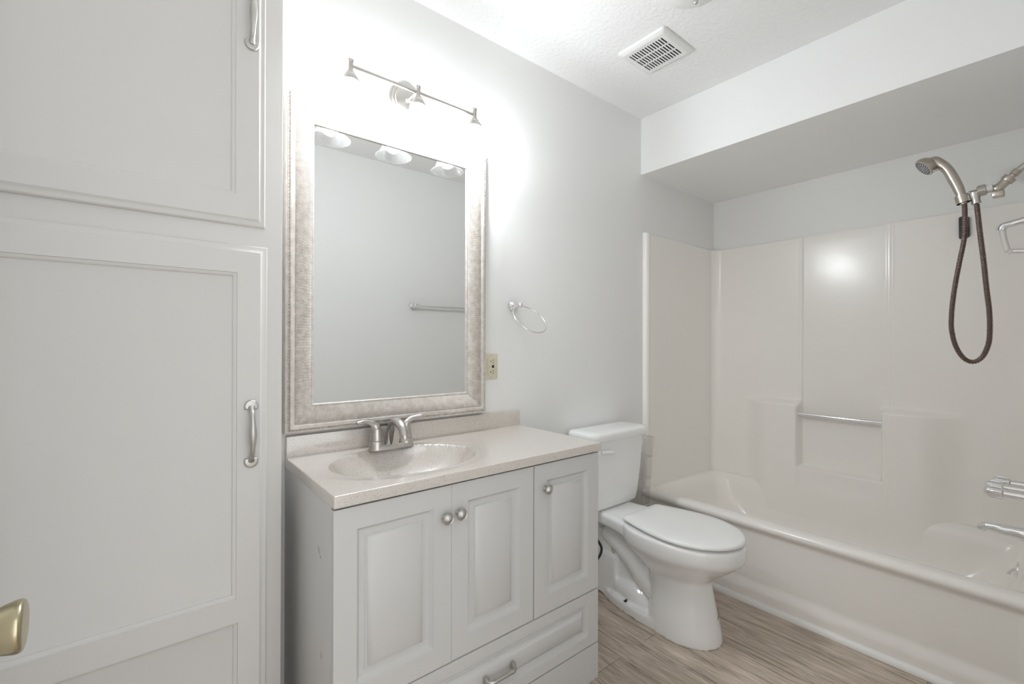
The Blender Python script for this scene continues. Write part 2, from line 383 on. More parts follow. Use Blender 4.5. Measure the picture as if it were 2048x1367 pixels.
# ------------------------------------------------------------------ faucet
FX, FY, FZ = -1.510, -.079, TZ+.0003
fa = thing('sink_faucet', 'brushed nickel two-handle sink faucet behind the basin', 'faucet', (FX, FY, FZ))
def stadium(cx, cy, hl, r, z, n=14):
    return [Vector((cx+hl+r*math.cos(a), cy+r*math.sin(a), z)) for a in [-PI/2+PI*k/n for k in range(n+1)]] + \
           [Vector((cx-hl+r*math.cos(a), cy+r*math.sin(a), z)) for a in [PI/2+PI*k/n for k in range(n+1)]]
bm = BM(); loft(bm, [stadium(FX, FY, .051, r, FZ+z) for r, z in ((.0275, 0), (.0275, .003), (.025, .012), (.022, .016), (.010, .0175))])
for s in (-1, 1):
    lathe(bm, [(.0275, 0), (.0265, .006), (.0245, .018), (.0225, .028), (.0215, .029)], (FX+s*.051, FY, FZ), (0, 0, 1), 32)
obj('base', bm, NICKEL, fa, 40)
bm = BM()
pts = spline([(FX, FY+.004, FZ+.008), (FX, FY+.006, FZ+.04), (FX, FY-.002, FZ+.068), (FX, FY-.026, FZ+.088), (FX, FY-.055, FZ+.090), (FX, FY-.082, FZ+.077), (FX, FY-.098, FZ+.052)], 6)
tube(bm, pts, lerps([.024, .0185, .0155, .0145, .0142, .0142, .0148], 6), 22)
p = Vector(pts[-1]); dn = (Vector(pts[-1])-Vector(pts[-3])).normalized()
lathe(bm, [(.0125, -.002), (.0122, .012), (.011, .0135), (.009, .0125)], p, dn, 22)
lathe(bm, [(.0035, 0), (.0035, .035), (.005, .036), (.006, .042), (.004, .047), (.0002, .048)], (FX, FY+.028, FZ+.012), (0, 0, 1), 14)
wb = [(FY+.020, .008), (FY+.016, .045), (FY+.002, .068), (FY-.022, .082), (FY-.050, .084), (FY-.047, .060), (FY-.040, .035), (FY-.0262, .008)]
A_ = [bm.verts.new((FX-.0115, y, FZ+z)) for y, z in wb]; B_ = [bm.verts.new((FX+.0115, y, FZ+z)) for y, z in wb]
bm.faces.new(A_); bm.faces.new(B_[::-1])
for i in range(8): bm.faces.new((A_[i], B_[i], B_[(i+1) % 8], A_[(i+1) % 8]))
obj('spout', bm, NICKEL, fa, 40)
for s in (-1, 1):
    bm = BM(); hx0 = FX+s*.051
    lathe(bm, [(.0222, .030), (.0222, .0325), (.020, .050), (.0155, .066)], (hx0, FY, FZ), (0, 0, 1), 28)
    pts = spline([(hx0, FY, FZ+.055), (hx0+s*.003, FY, FZ+.072), (hx0+s*.014, FY-.001, FZ+.086), (hx0+s*.034, FY-.004, FZ+.094), (hx0+s*.054, FY-.008, FZ+.0955), (hx0+s*.070, FY-.011, FZ+.0935)], 6)
    tube(bm, pts, lerps([.0155, .0148, .0105, .0075, .0072, .005], 6), 18)
    obj('lever_handle', bm, NICKEL, fa, 50)

# ------------------------------------------------------------------ mirror
mi = thing('wall_mirror', 'rectangular wall mirror in a ribbed champagne frame above the vanity', 'mirror', (-1.458, 0, .905))
gx0, gx1, gz0, gz1, FWD = -1.7435, -1.1728, .9932, 1.8706, .085
ox0, ox1, oz0, oz1 = gx0-FWD, gx1+FWD, gz0-FWD, gz1+FWD
bm = BM(); box(bm, gx0-.006, gx1+.006, -.0155, -.013, gz0-.006, gz1+.006); obj('mirror_glass', bm, MIRR, mi)
#  (inset from outer edge, height off wall, rib amplitude, bead amplitude)
CS = [(0, .002, 0, 0), (0, .030, 0, 0), (.001, .033, 0, 0), (.005, .0345, 0, 0), (.0062, .034, 0, 0), (.0075, .0352, 0, .0014), (.0092, .0368, 0, .0026), (.0110, .0352, 0, .0014), (.0122, .035, 0, 0), (.013, .0400, 0, 0),
      (.0145, .0415, 0, 0), (.0235, .0415, 0, 0), (.025, .0405, 0, 0), (.0255, .0355, 0, 0), (.0275, .035, 0, 0), (.029, .0365, .0008, 0), (.034, .0375, .0011, 0), (.042, .037, .0012, 0), (.050, .0345, .0012, 0), (.058, .0308, .0012, 0),
      (.066, .0268, .0011, 0), (.074, .0232, .0010, 0), (.0785, .0215, .0004, 0), (.080, .0225, 0, 0), (.0835, .0225, 0, 0), (.085, .021, 0, 0), (.0855, .0155, 0, 0)]
bm = BM()
def side(p0, d, inn, Ln):
    n = int(Ln/.0019); us = lin(0, Ln, n)
    V = []
    for i, u in enumerate(us):
        row = []
        for dd, hh, ra_, ba in CS:
            uc = min(max(u, dd), Ln-dd)
            on_ = dd < u < Ln-dd
            h2 = hh + (ra_*(1 if i % 2 else -1) if on_ else 0) + (ba*math.sin(2*PI*u/.0105) if on_ else 0)
            q_ = p0 + d*uc + inn*dd
            row.append(bm.verts.new((q_.x, -h2, q_.z)))
        V.append(row)
    for i in range(n):
        for j in range(len(CS)-1):
            a, b, c, e_ = V[i][j], V[i+1][j], V[i+1][j+1], V[i][j+1]
            f_ = [a]
            for v in (b, c, e_):
                if all((v.co-w_.co).length > 1e-7 for w_ in f_): f_.append(v)
            if len(f_) >= 3: bm.faces.new(f_)
X, Z = Vector((1, 0, 0)), Vector((0, 0, 1))
side(Vector((ox0, 0, oz0)), X, Z, ox1-ox0); side(Vector((ox0, 0, oz1)), X, -Z, ox1-ox0)
side(Vector((ox0, 0, oz0)), Z, X, oz1-oz0); side(Vector((ox1, 0, oz0)), Z, -X, oz1-oz0)
obj('frame', bm, FRAME, mi, 25)

# ------------------------------------------------------------------ vanity light
LY, LZ = -.112, 2.040
vl = thing('vanity_light', 'three-bulb brushed nickel wall light with clear bell shades, lit', 'light', (-1.43, 0, 2.05))
bm = BM(); lathe(bm, [(.070, .0005), (.070, .008), (.066, .012), (.063, .012), (.061, .016), (.057, .019), (.054, .019), (.052, .023), (.044, .027), (.030, .029), (.012, .030), (.0002, .030)], (-1.420, 0, 2.053), (0, -1, 0), 48)
obj('canopy', bm, NICKEL, vl, 30)
bm = BM(); tube(bm, [(-1.43, -.028, 2.05), (-1.43, -.07, 2.047), (-1.43, LY, LZ)], .0062, 14)
lathe(bm, [(.0105, 0), (.0105, .004), (.007, .008)], (-1.43, -.029, 2.05), (0, -1, 0), 20)
obj('arm', bm, NICKEL, vl)
bm = BM(); tube(bm, [(-1.663, LY, LZ+.002), (-1.200, LY, LZ-.004)], .0058, 16); obj('rod', bm, NICKEL, vl)
sh_prof = [(.0215, 2.004), (.0255, 1.996), (.0290, 1.984), (.0325, 1.968), (.0355, 1.950), (.0390, 1.930), (.0445, 1.911), (.0530, 1.895), (.0640, 1.8835), (.0668, 1.8815)]
for lx in (-1.663, -1.4325, -1.200):
    bm = BM()
    lathe(bm, [(.0002, LZ+.022), (.009, LZ+.021), (.0102, LZ+.018), (.0095, LZ+.015), (.0085, LZ+.013), (.0085, LZ-.013), (.0110, LZ-.015), (.0115, LZ-.020), (.0165, LZ-.024), (.0185, LZ-.031), (.0235, LZ-.035), (.0265, LZ-.042), (.0285, LZ-.044), (.0285, LZ-.049), (.0245, LZ-.0505)], (lx, LY, 0), (0, 0, 1), 32)
    obj('lamp_holder', bm, NICKEL, vl, 30)
    bm = BM(); lathe(bm, [(.0165, 1.990), (.0165, 1.9665)], (lx, LY, 0), (0, 0, 1), 24); obj('socket', bm, PLAST, vl, 40, 'white lamp socket')
    bm = BM()
    inn = [(r-.0022, z) for r, z in sh_prof]
    lathe(bm, sh_prof + [(.0662, 1.8802)] + inn[::-1], (lx, LY, 0), (0, 0, 1), 48, False, False)
    obj('shade', bm, GLASS, vl, 60, 'clear glass bell shade')
    bm = BM(); lathe(bm, [(.0125, 1.9660), (.0128, 1.962), (.0185, 1.952), (.0245, 1.938), (.0265, 1.925), (.0250, 1.912), (.0190, 1.9015), (.0100, 1.896), (.0002, 1.8945)], (lx, LY, 0), (0, 0, 1), 32)
    obj('bulb', bm, GLOW, vl, 60, 'glowing white bulb')

# ------------------------------------------------------------------ outlet
ou = thing('wall_outlet', 'ivory outlet plate on the wall at the right edge of the mirror', 'outlet', (-1.041, 0, 1.09))
bm = BM(); box(bm, -1.0765, -1.0062, -.006, -.0003, 1.0365, 1.1425, .003); obj('plate', bm, IVPL, ou)
bm = BM(); box(bm, -1.0580, -1.0250, -.0085, -.004, 1.0565, 1.1225, .001); obj('receptacle', bm, IVPL, ou)
bm = BM(); box(bm, -1.0385, -1.0285, -.0098, -.007, 1.0835, 1.0955, .0008); obj('reset_button', bm, BLACK, ou, 40, 'black reset button')
bm = BM(); box(bm, -1.0555, -1.0450, -.0098, -.007, 1.0835, 1.0955, .0008); obj('test_button', bm, BEIGE, ou, 40)
for zc in (1.1105, 1.0675):
    bm = BM()
    for dx, dz, s in ((.0085, .0055, .0022), (.0085, -.006, .0022), (-.0035, 0, .0026)): box(bm, -1.0415+dx-s, -1.0415+dx+s, -.0089, -.008, zc+dz-s*.8, zc+dz+s*.8)
    obj('slot', bm, BLACK, ou, 40, 'dark socket slots')
for z in (1.0425, 1.1365):
    bm = BM(); lathe(bm, [(.003, 0), (.003, .0008), (.0015, .0014), (.0002, .0015)], (-1.0415, -.0058, z), (0, -1, 0), 14); obj('screw', bm, SATIN, ou)

# ------------------------------------------------------------------ towel ring
tx, tz = -.925, 1.346
tr = thing('towel_ring', 'chrome towel ring on the wall right of the mirror', 'towel ring', (tx, 0, tz))
bm = BM(); lathe(bm, [(.022, .0005), (.022, .004), (.020, .008), (.014, .013), (.0095, .020), (.0085, .030), (.0085, .045), (.0105, .047), (.0115, .055), (.0105, .062), (.006, .065), (.0002, .066)], (tx, 0, tz), (0, -1, 0), 32)
obj('post', bm, CHROME, tr, 50)
bm = BM(); A = math.radians(47); R = .0775; pv = Vector((tx+.006, -.055, tz-.004)); dv = Vector((0, -math.cos(A), -math.sin(A)))
c = pv + dv*R; n = 72
loft(bm, [[c + (X*math.cos(t)+dv*math.sin(t))*(R+.0032*math.cos(k*PI/5)) + X.cross(dv)*.0032*math.sin(k*PI/5) for k in range(10)] for t in lin(0, 2*PI, n)], False, False)
obj('ring', bm, CHROME, tr, 60)

# ------------------------------------------------------------------ towel bar on the front wall (seen in the mirror)
tb = thing('towel_bar', 'chrome towel bar seen in the mirror on the opposite wall', 'towel bar', (-.345, YF, 1.455))
bm = BM(); tube(bm, [(-.640, YF+.055, 1.455), (-.05, YF+.055, 1.455)], .0082, 18); obj('bar', bm, CHROME, tb)
for x in (-.640, -.05):
    bm = BM(); lathe(bm, [(.0255, .0005), (.0255, .006), (.022, .011), (.013, .016), (.0105, .026), (.0105, .044), (.0145, .046), (.0155, .055), (.0145, .064), (.010, .066), (.0002, .067)], (x, YF, 1.455), (0, 1, 0), 28); obj('post', bm, CHROME, tb, 50)

# ------------------------------------------------------------------ ceiling fan grille and ceiling light
fg = thing('exhaust_fan_grille', 'square white exhaust fan grille on the ceiling', 'vent', (-.455, -.392, H))
def rr2(h, r, z): return rrect(-.455-h, -.455+h, -.392-h, -.392+h, r, z, 5)
bm = BM(); loft(bm, [rr2(.1135, .012, H-.0005), rr2(.1135, .012, H-.004), rr2(.111, .011, H-.010), rr2(.103, .009, H-.0155), rr2(.095, .007, H-.0175)], False, False)
xa, xb, ya, yb = -.455-.095, -.455+.095, -.392-.095, -.392+.095
ncol, nrow = 13, 3
gx_ = [ya+.012 + i*(.166/ncol) for i in range(ncol)]
sy = [(y_+.003, y_+.003+.0062) for y_ in gx_]
sx = [(xa+.018+j*.0535, xa+.018+j*.0535+.046) for j in range(nrow)]
XS = sorted({xa, xb} | {v for s in sx for v in s}); YS = sorted({ya, yb} | {v for s in sy for v in s})
zf = H-.0175
for a, b in zip(XS, XS[1:]):
    for c_, d_ in zip(YS, YS[1:]):
        mx_, my_ = (a+b)/2, (c_+d_)/2
        if any(s[0] < mx_ < s[1] for s in sx) and any(s[0] < my_ < s[1] for s in sy):
            for P_ in (((a, c_), (b, c_)), ((b, c_), (b, d_)), ((b, d_), (a, d_)), ((a, d_), (a, c_))):
                bm.faces.new([bm.verts.new(q_) for q_ in ((*P_[0], zf), (*P_[1], zf), (*P_[1], zf+.0015), (*P_[0], zf+.0015))])
        else: bm.faces.new([bm.verts.new((p[0], p[1], zf)) for p in ((a, c_), (b, c_), (b, d_), (a, d_))])
obj('grille', bm, PLAST, fg, 30)
bm = BM(); box(bm, xa+.01, xb-.01, ya+.01, yb-.01, H-.007, H-.0005); obj('housing', bm, DARK, fg, 30, 'dark inside of the fan')
cl = thing('ceiling_light', 'round flush ceiling light with metal finial at the top of the frame, unlit', 'light', (-.705, -.715, H))
lc = (-.705, -.715, H)
bm = BM(); lathe(bm, [(.127, .0005), (.129, .006), (.126, .016), (.119, .02)], lc, (0, 0, -1), 64); obj('pan', bm, PLAST, cl)
bm = BM(); lathe(bm, [(.121, .014)] + [(.119*math.cos(a), .018+.052*math.sin(a)) for a in [PI/2*k/12 for k in range(12)]] + [(.004, .070)], lc, (0, 0, -1), 64); obj('shade', bm, FROST, cl, 40, 'frosted glass bowl shade')
bm = BM(); lathe(bm, [(.020, .066), (.020, .072), (.012, .076), (.0075, .080), (.0075, .096), (.0065, .100), (.003, .1035), (.0002, .104)], lc, (0, 0, -1), 24); obj('finial', bm, NICKEL, cl, 40, 'brushed nickel finial')

# ------------------------------------------------------------------ bathtub and one-piece surround
tub = thing('bathtub', 'ivory fiberglass bathtub with one-piece shower surround', 'bathtub', (.4, -.735, 0))
BX1, BY0, BY1, RZ = .805, -1.472, -.008, .378
bm = BM()
def rl(fr, bk, en, r, zf, zb):
    return [Vector((p.x, p.y, zf + (zb-zf)*ss(.10, .26, p.x))) for p in rrect(fr, BX1-bk, BY0+en, BY1-en, r, 0, 14)]
rings = [rl(.006, 0, 0, .004, .340, .270), rl(-.002, 0, 0, .006, .348, .300), rl(-.005, 0, 0, .008, .358, .330), rl(-.001, 0, 0, .010, .370, .345), rl(.010, .001, .002, .012, .377, .352), rl(.028, .006, .008, .014, .379, .354),
         rl(.062, .018, .018, .03, .3775, .3505), rl(.084, .032, .030, .045, .372, .344), rl(.102, .046, .044, .06, .361, .333), rl(.116, .056, .058, .075, .342, .317), rl(.128, .0615, .070, .09, .305, .290),
         rl(.145, .0655, .095, .11, .225, .215), rl(.170, .082, .15, .13, .14, .13), rl(.20, .112, .20, .13, .095, .095), rl(.26, .18, .28, .10, .082, .082)]
loft(bm, rings, False, True)
obj('tub', bm, IVORY, tub, 60)
bm = BM()
def apron(y, z):
    r = ss(.352, .318, z)*ss(.045, .088, z)
    rz = .015*ss(.352, .322, z)*(ss(.050, .110, z))
    re = ss(BY0+.028, BY0+.062, y)*ss(BY1-.02, BY1-.06, y)
    return Vector((.006 + rz*re, y, z))
grid(bm, [BY0, BY0+.014] + lin(BY0+.028, BY0+.062, 10) + lin(BY0+.08, BY1-.08, 40) + lin(BY1-.06, BY1-.02, 8) + [BY1], lin(0.0005, .345, 75), apron)
V = None
obj('apron', bm, IVORY, tub, 60)
# surround: plan path swept upwards
RC = .05; XB, YA, YB = .8045, -.012, BY0+.004
path = []
def leg(n, f):
    for t in n: path.append(f(t))
x_s = [.016, .0165, .018, .021, .025, .030, .036, .043, .050, .056, .062, .070, .10, .2, .35, .5, .65, XB-RC]
arc = [math.radians(90*k/12) for k in range(1, 12)]
for x in x_s: path.append((x, YA, 0, -1, 'e', x))
for a in arc: path.append((XB-RC+RC*math.sin(a), YA-RC+RC*math.cos(a), -math.sin(a), -math.cos(a), 'c', 0))
yy = lin(YA-RC, YB+RC, 340)
for y in yy: path.append((XB, y, -1, 0, 'b', y))
for a in arc: path.append((XB-RC+RC*math.cos(a), YB+RC-RC*math.sin(a), -math.cos(a), math.sin(a), 'c', 0))
for x in x_s[::-1]: path.append((x, YB, 0, 1, 'e', x))
def sur_off(k, s, z):
    if k == 'e':
        b = math.sqrt(max(0, 1-((s-.038)/.022)**2)) if abs(s-.038) < .022 else 0
        return .015*b + .002
    if k == 'b':
        o = -.008*ss(-.5357+.003, -.5357-.003, s)*ss(-.9325-.004, -.9325+.004, s)
        o += .0025*(math.exp(-((s+.5357-.009)/.005)**2) + math.exp(-((s+.9325-.008)/.005)**2) + math.exp(-((s+.9325+.010)/.005)**2))
        S = ss(-.21, -.38, s)*ss(-1.225, -1.04, s)
        T = ss(.868, .832, z)
        nich = ss(-.518, -.536, s)*ss(-.912, -.894, s)*ss(.478, .498, z)
        return o*ss(.36, .42, z) + .0664*S*T*(1-nich)
    return 0
zz = lin(.20, .46, 36)[:-1] + lin(.46, .52, 16)[:-1] + lin(.52, .80, 24)[:-1] + lin(.80, .89, 26)[:-1] + lin(.89, 1.7975, 20) + [1.802, 1.8055, 1.8072]
bm = BM(); G = []
for (x, y, nx, ny, k, s) in path:
    row = []
    for z in zz:
        o = sur_off(k, s, z)
        if z > 1.798: o = max(o-.005*((z-1.798)/.0092)**2, -.0105)
        row.append(bm.verts.new((x+nx*o, y+ny*o, z)))
    row.append(bm.verts.new((x-nx*.0105, y-ny*.0105, 1.8072)))
    G.append(row)
for a, b in zip(G, G[1:]):
    for j in range(len(a)-1): bm.faces.new((a[j], b[j], b[j+1], a[j+1]))
for row, f_ in ((G[0], 1), (G[-1], 1)):      # front flange edges back to the wall
    base = [bm.verts.new((row[0].co.x-.001, -.001 if row is G[0] else BY0-.008, v.co.z)) for v in row]
    for j in range(len(row)-1): bm.faces.new((row[j], row[j+1], base[j+1], base[j]))
obj('surround', bm, IVORY, tub, 50)
bm = BM(); tube(bm, [(.768, -.524, .7865), (.768, -.908, .7835)], .0092, 18)
lathe(bm, [(.012, 0), (.012, .005)], (.768, -.522, .7865), (0, -1, 0), 18); lathe(bm, [(.012, 0), (.012, .005)], (.768, -.909, .7835), (0, 1, 0), 18)
obj('soap_niche_bar', bm, CHROME, tub, 40, 'chrome bar across the soap niche')
bm = BM()
lathe(bm, [(.030, 0), (.030, .004), (.025, .008), (.0002, .010)], (.47, -1.388, .315), (0, 1, .12), 28)
tube(bm, [(.47, -1.383, .318), (.47, -1.368, .306), (.47, -1.362, .290)], [.005, .0045, .006], 10)
obj('overflow_plate', bm, CHROME, tub, 40, 'chrome overflow plate with trip lever')
bm = BM()   # quarter round along the foot of the apron
n = 8; rq = .024
prof = [(.0055, .0005), (.0055, rq)] + [(.0055-rq*math.sin(a)*.75, rq*math.cos(a)) for a in [PI/2*k/n for k in range(1, n+1)]]
rings = [[Vector((px_, y_, max(pz_, .0005))) for px_, pz_ in prof] for y_ in (BY0, -.0015)]
loft(bm, rings); struct('trim_1', bm, TRIMW, 'white quarter round trim along the foot of the bathtub', 'trim')

# ------------------------------------------------------------------ tub faucet
YW = BY0+.0066
tf = thing('tub_faucet', 'chrome three-handle tub faucet with spout at the tub end wall', 'faucet', (.4, YW, .55))
for hx_, yl in ((.5, -1.315), (.4, -1.302), (.3, -1.309)):
    bm = BM(); ln = yl-YW
    lathe(bm, [(.032, .0008), (.032, .004), (.024, .012), (.0145, .016), (.0135, ln-.052), (.0175, ln-.05), (.0205, ln-.0475), (.0215, ln-.022), (.020, ln-.010), (.0155, ln-.003), (.009, ln), (.0002, ln+.0005)], (hx_, YW, .638), (0, 1, 0), 26)
    for k in range(5):
        a = 2*PI*k/5+.3; cx_, cz_ = hx_+.0185*math.cos(a), .638+.0185*math.sin(a)
        tube(bm, [(cx_, yl-.0475, cz_), (cx_, yl-.02, cz_), (cx_*.8+hx_*.2, yl-.008, cz_*.8+.638*.2)], [.006, .0062, .003], 10)
    obj('handle', bm, CHROME, tf, 45)
bm = BM()
pts = spline([(.4, YW+.001, .475), (.4, YW+.05, .476), (.4, YW+.11, .478), (.4, YW+.15, .479), (.4, YW+.170, .472), (.4, YW+.176, .462)], 6)
tube(bm, pts, lerps([.030, .027, .0205, .0165, .0125, .0095], 6), 24)
lathe(bm, [(.0095, 0), (.0095, .012), (.008, .013)], (.4, YW+.165, .472), (0, .2, -1), 18)
obj('spout', bm, CHROME, tf, 45)

# ------------------------------------------------------------------ shower arm and bracket, hand shower
SX = .4
sa = thing('shower_mount', 'shower arm with swivel bracket and tee on the tub end wall', 'shower arm', (SX, YW, 1.9))
bm = BM(); tube(bm, spline([(SX, -1.4805, 1.912), (SX, -1.462, 1.903), (SX, -1.435, 1.880), (SX, -1.406, 1.853), (SX, -1.384, 1.834)], 5), .0108, 18)
lathe(bm, [(.030, .0006), (.030, .003), (.022, .010), (.011, .014)], (SX, -1.482, 1.912), (0, 1, 0), 28)
obj('arm', bm, SATIN, sa, 40)
bm = BM(); d1 = Vector((0, .058, -.060)).normalized(); p1 = Vector((SX, -1.391, 1.8405))
lathe(bm, [(.0125, -.002), (.0135, 0), (.0135, .016), (.0115, .018), (.0115, .026), (.0200, .027), (.0208, .030), (.0208, .043), (.0198, .045), (.0160, .0455), (.0160, .066), (.0175, .070), (.0180, .080), (.0165, .084)], p1, d1, 26)
box(bm, SX-.016, SX+.016, -1.357, -1.323, 1.752, 1.776, .005)
obj('swivel_bracket', bm, SHOWN, sa, 35)
bm = BM(); d2 = Vector((0, .96, -.10)).normalized(); p2 = Vector((SX, -1.343, 1.795))
lathe(bm, [(.0095, 0), (.0095, .018)], p2, d2, 20)
lathe(bm, [(.0185, .036), (.0203, .037), (.0203, .058), (.0188, .060), (.0098, .0605), (.0098, .084)], p2, d2, 26)
for k in range(16):
    a = 2*PI*k/16; aa, uu, vv_ = frame_of(d2); o_ = p2 + (uu*math.cos(a)+vv_*math.sin(a))*.0203
    tube(bm, [o_+d2*.0385, o_+d2*.0565], .0016, 6)
lathe(bm, [(.0115, 0), (.0165, .006), (.0165, .022), (.0135, .032), (.0135, .044), (.0148, .045), (.0148, .051), (.0105, .053)], (SX, -1.274, 1.792), (0, -.13, -1), 24)
obj('tee', bm, NICKEL, sa, 35)
bm = BM(); lathe(bm, [(.0150, .017), (.0158, .018), (.0158, .034), (.0150, .036)], p2, d2, 22); obj('washer', bm, WASH, sa, 35, 'translucent white plastic washer')
bm = BM()   # holder clip the hand shower slides into
hd = Vector((0, .35, .94)).normalized()
lathe(bm, [(.0222, -.034), (.0222, -.002), (.0205, -.002), (.0195, -.034)], (SX, -1.2375, 1.786), (0, .22, .975), 28, False, False)
obj('holder_clip', bm, SHOWN, sa, 40)
hs_ = thing('hand_shower', 'brushed nickel hand shower on dark bronze looped hose hanging from the bracket', 'hand shower', (SX, -1.24, 1.76))
bm = BM()
hp = [(SX, -1.2455, 1.748), (SX, -1.238, 1.782), (SX, -1.228, 1.818), (SX-.002, -1.214, 1.858), (SX-.003, -1.199, 1.896), (SX-.004, -1.180, 1.924), (SX-.004, -1.158, 1.943), (SX-.006, -1.140, 1.946)]
fN = Vector((-.323, .693, -.644)).normalized(); fc = Vector((.386, -1.128, 1.927))
tube(bm, spline(hp, 6), lerps([.0125, .0152, .0175, .0185, .0175, .0185, .022, .018], 6), 22)
lathe(bm, [(.0002, -.036), (.012, -.0345), (.024, -.030), (.034, -.020), (.0385, -.008), (.0395, 0), (.0385, .004), (.0355, .005)], fc, fN, 40)
obj('handle', bm, SHOWN, hs_, 50)
bm = BM(); lathe(bm, [(.0352, .0035), (.0352, .0052), (.033, .006), (.012, .0066), (.0002, .0068)], fc, fN, 40); face = obj('spray_face', bm, GREYP, hs_, 40, 'grey spray face with dark nozzles')
bm = BM(); aa, uu, vv_ = frame_of(fN)
for rad_, cnt, ln in ((.0295, 20, .0046), (.0215, 14, .0036), (.0135, 9, .0044), (.006, 5, .003)):
    for k in range(cnt):
        a = 2*PI*(k+.3*rad_*100)/cnt; o_ = fc + (uu*math.cos(a)+vv_*math.sin(a))*rad_
        lathe(bm, [(ln*.62, .0055), (ln*.5, .0078)], o_, fN, 7)
obj('nozzle', bm, BLACK, face, 40)['kind'] = 'stuff'
bm = BM(); l0 = fc + Vector((-.008, -.024, -.022)); tube(bm, [l0, l0+Vector((-.003, -.012, -.004)), l0+Vector((-.003, -.021, -.001))], [.004, .004, .0055], 10); obj('mode_lever', bm, NICKEL, hs_)
bm = BM()
hz_ = [(-1.2455, 1.752), (-1.247, 1.744), (-1.248, 1.687), (-1.246, 1.61), (-1.234, 1.527), (-1.222, 1.443), (-1.214, 1.373), (-1.209, 1.302), (-1.2095, 1.245), (-1.221, 1.18), (-1.244, 1.131), (-1.271, 1.116), (-1.296, 1.135), (-1.312, 1.18), (-1.317, 1.229), (-1.316, 1.311), (-1.308, 1.407), (-1.3, 1.517), (-1.29, 1.629), (-1.2815, 1.738)]
P = spline([(SX, y, z) for y, z in hz_], 24)
acc = [0]
for a, b in zip(P, P[1:]): acc.append(acc[-1]+(b-a).length)
tot = acc[-1]; nst = int(tot/.0014); pts = []; j = 0
for i in range(nst+1):
    s_ = tot*i/nst
    while j < len(acc)-2 and acc[j+1] < s_: j += 1
    t_ = (s_-acc[j])/max(1e-9, acc[j+1]-acc[j]); pts.append(P[j].lerp(P[j+1], t_))
tube(bm, pts, [.0089 if (i % 5) in (1, 2, 3) else .0070 for i in range(nst+1)], 12)
obj('hose', bm, HOSEM, hs_, 30, 'dark bronze ribbed metal hose')

# ------------------------------------------------------------------ black hook on the surround, chrome rack
hk = thing('wall_hook', 'small black plastic holder stuck on the surround behind the shower hose', 'hook', (.797, -1.203, 1.73))
bm = BM(); oh = [(-1.184, 1.775), (-1.188, 1.781), (-1.216, 1.777), (-1.221, 1.770), (-1.222, 1.69), (-1.217, 1.680), (-1.190, 1.676), (-1.185, 1.681)]
A_ = [bm.verts.new((.8015, y, z)) for y, z in oh]; B_ = [bm.verts.new((.789, y*.92-1.203*.08, z*.94+1.728*.06)) for y, z in oh]
bm.faces.new(A_); bm.faces.new(B_[::-1]); n = len(A_)
for i in range(n): bm.faces.new((A_[i], B_[i], B_[(i+1) % n], A_[(i+1) % n]))
obj('plate', bm, BLACK, hk, 25)
bm = BM(); tube(bm, spline([(.790, -1.203, 1.752), (.772, -1.203, 1.742), (.765, -1.203, 1.72), (.772, -1.203, 1.702), (.790, -1.203, 1.70)], 5), .006, 12); obj('clip', bm, BLACK, hk)
rk = thing('shower_rack', 'chrome rack end with a clear crossbar sticking out of the tub end wall', 'rack', (.45, YW, 1.6))
bm = BM()
tube(bm, spline([(.45, YW+.004, 1.668), (.45, -1.42, 1.661), (.45, -1.375, 1.653), (.45, -1.350, 1.647), (.45, -1.344, 1.632)], 5), lerps([.016, .0152, .0125, .0140, .0145], 5), 18)
obj('arm', bm, CHROME, rk, 50); bm = BM()
tube(bm, spline([(.45, YW+.003, 1.540), (.45, -1.41, 1.541), (.45, -1.378, 1.545), (.45, -1.363, 1.544)], 5), lerps([.010, .0095, .009, .012], 5), 16)
obj('arm', bm, CHROME, rk, 50)
bm = BM(); tube(bm, [(.45, -1.3455, 1.640), (.45, -1.352, 1.59), (.45, -1.362, 1.546)], [.0098, .0092, .0090], 16); obj('crossbar', bm, WASH, rk, 50, 'pale translucent crossbar')

# ------------------------------------------------------------------ toilet
XT = -.405
to = thing('toilet', 'white two-piece toilet with closed lid between vanity and bathtub', 'toilet', (XT, -.38, 0))
def egg(yf, yb, hw, z, k=.55, n=48, pw=2.7, x0=XT):
    yw = yf + (yb-yf)*k; out = []
    for i in range(n):
        t = 2*PI*i/n; s, c_ = math.sin(t), math.cos(t)
        if c_ < 0: out.append(Vector((x0+hw*s, yw+(yw-yf)*c_, z)))
        else:
            e_ = 2/pw
            out.append(Vector((x0+hw*math.copysign(abs(s)**e_, s), yw+(yb-yw)*abs(c_)**e_, z)))
    return out
bm = BM()
loft(bm, [egg(*a) for a in ((-.655, -.365, .121, 0.0), (-.652, -.365, .119, .03), (-.640, -.365, .110, .09), (-.622, -.365, .101, .16), (-.611, -.36, .099, .215), (-.608, -.35, .102, .236), (-.622, -.33, .114, .250), (-.655, -.31, .134, .275), (-.694, -.285, .157, .305), (-.722, -.265, .175, .330), (-.735, -.255, .184, .343), (-.741, -.25, .188, .356), (-.743, -.25, .190, .380), (-.742, -.25, .189, .402), (-.736, -.25, .183, .410))])
# deck behind the bowl
def sec(y, hw, z0, z1, r=.018, n=6):
    pts = []
    for cx_, cz_, a0 in ((XT+hw-r, z1-r, 0), (XT-hw+r, z1-r, 90), (XT-hw+r, z0+r, 180), (XT+hw-r, z0+r, 270)):
        for k in range(n+1):
            a = math.radians(a0+90*k/n); pts.append(Vector((cx_+r*math.cos(a), y, cz_+r*math.sin(a))))
    return pts
loft(bm, [sec(-.46, .175, .335, .409), sec(-.36, .165, .345, .409), sec(-.28, .142, .350, .410), sec(-.20, .124, .352, .411), (sec(-.10, .115, .355, .412)), sec(-.045, .110, .360, .412)])
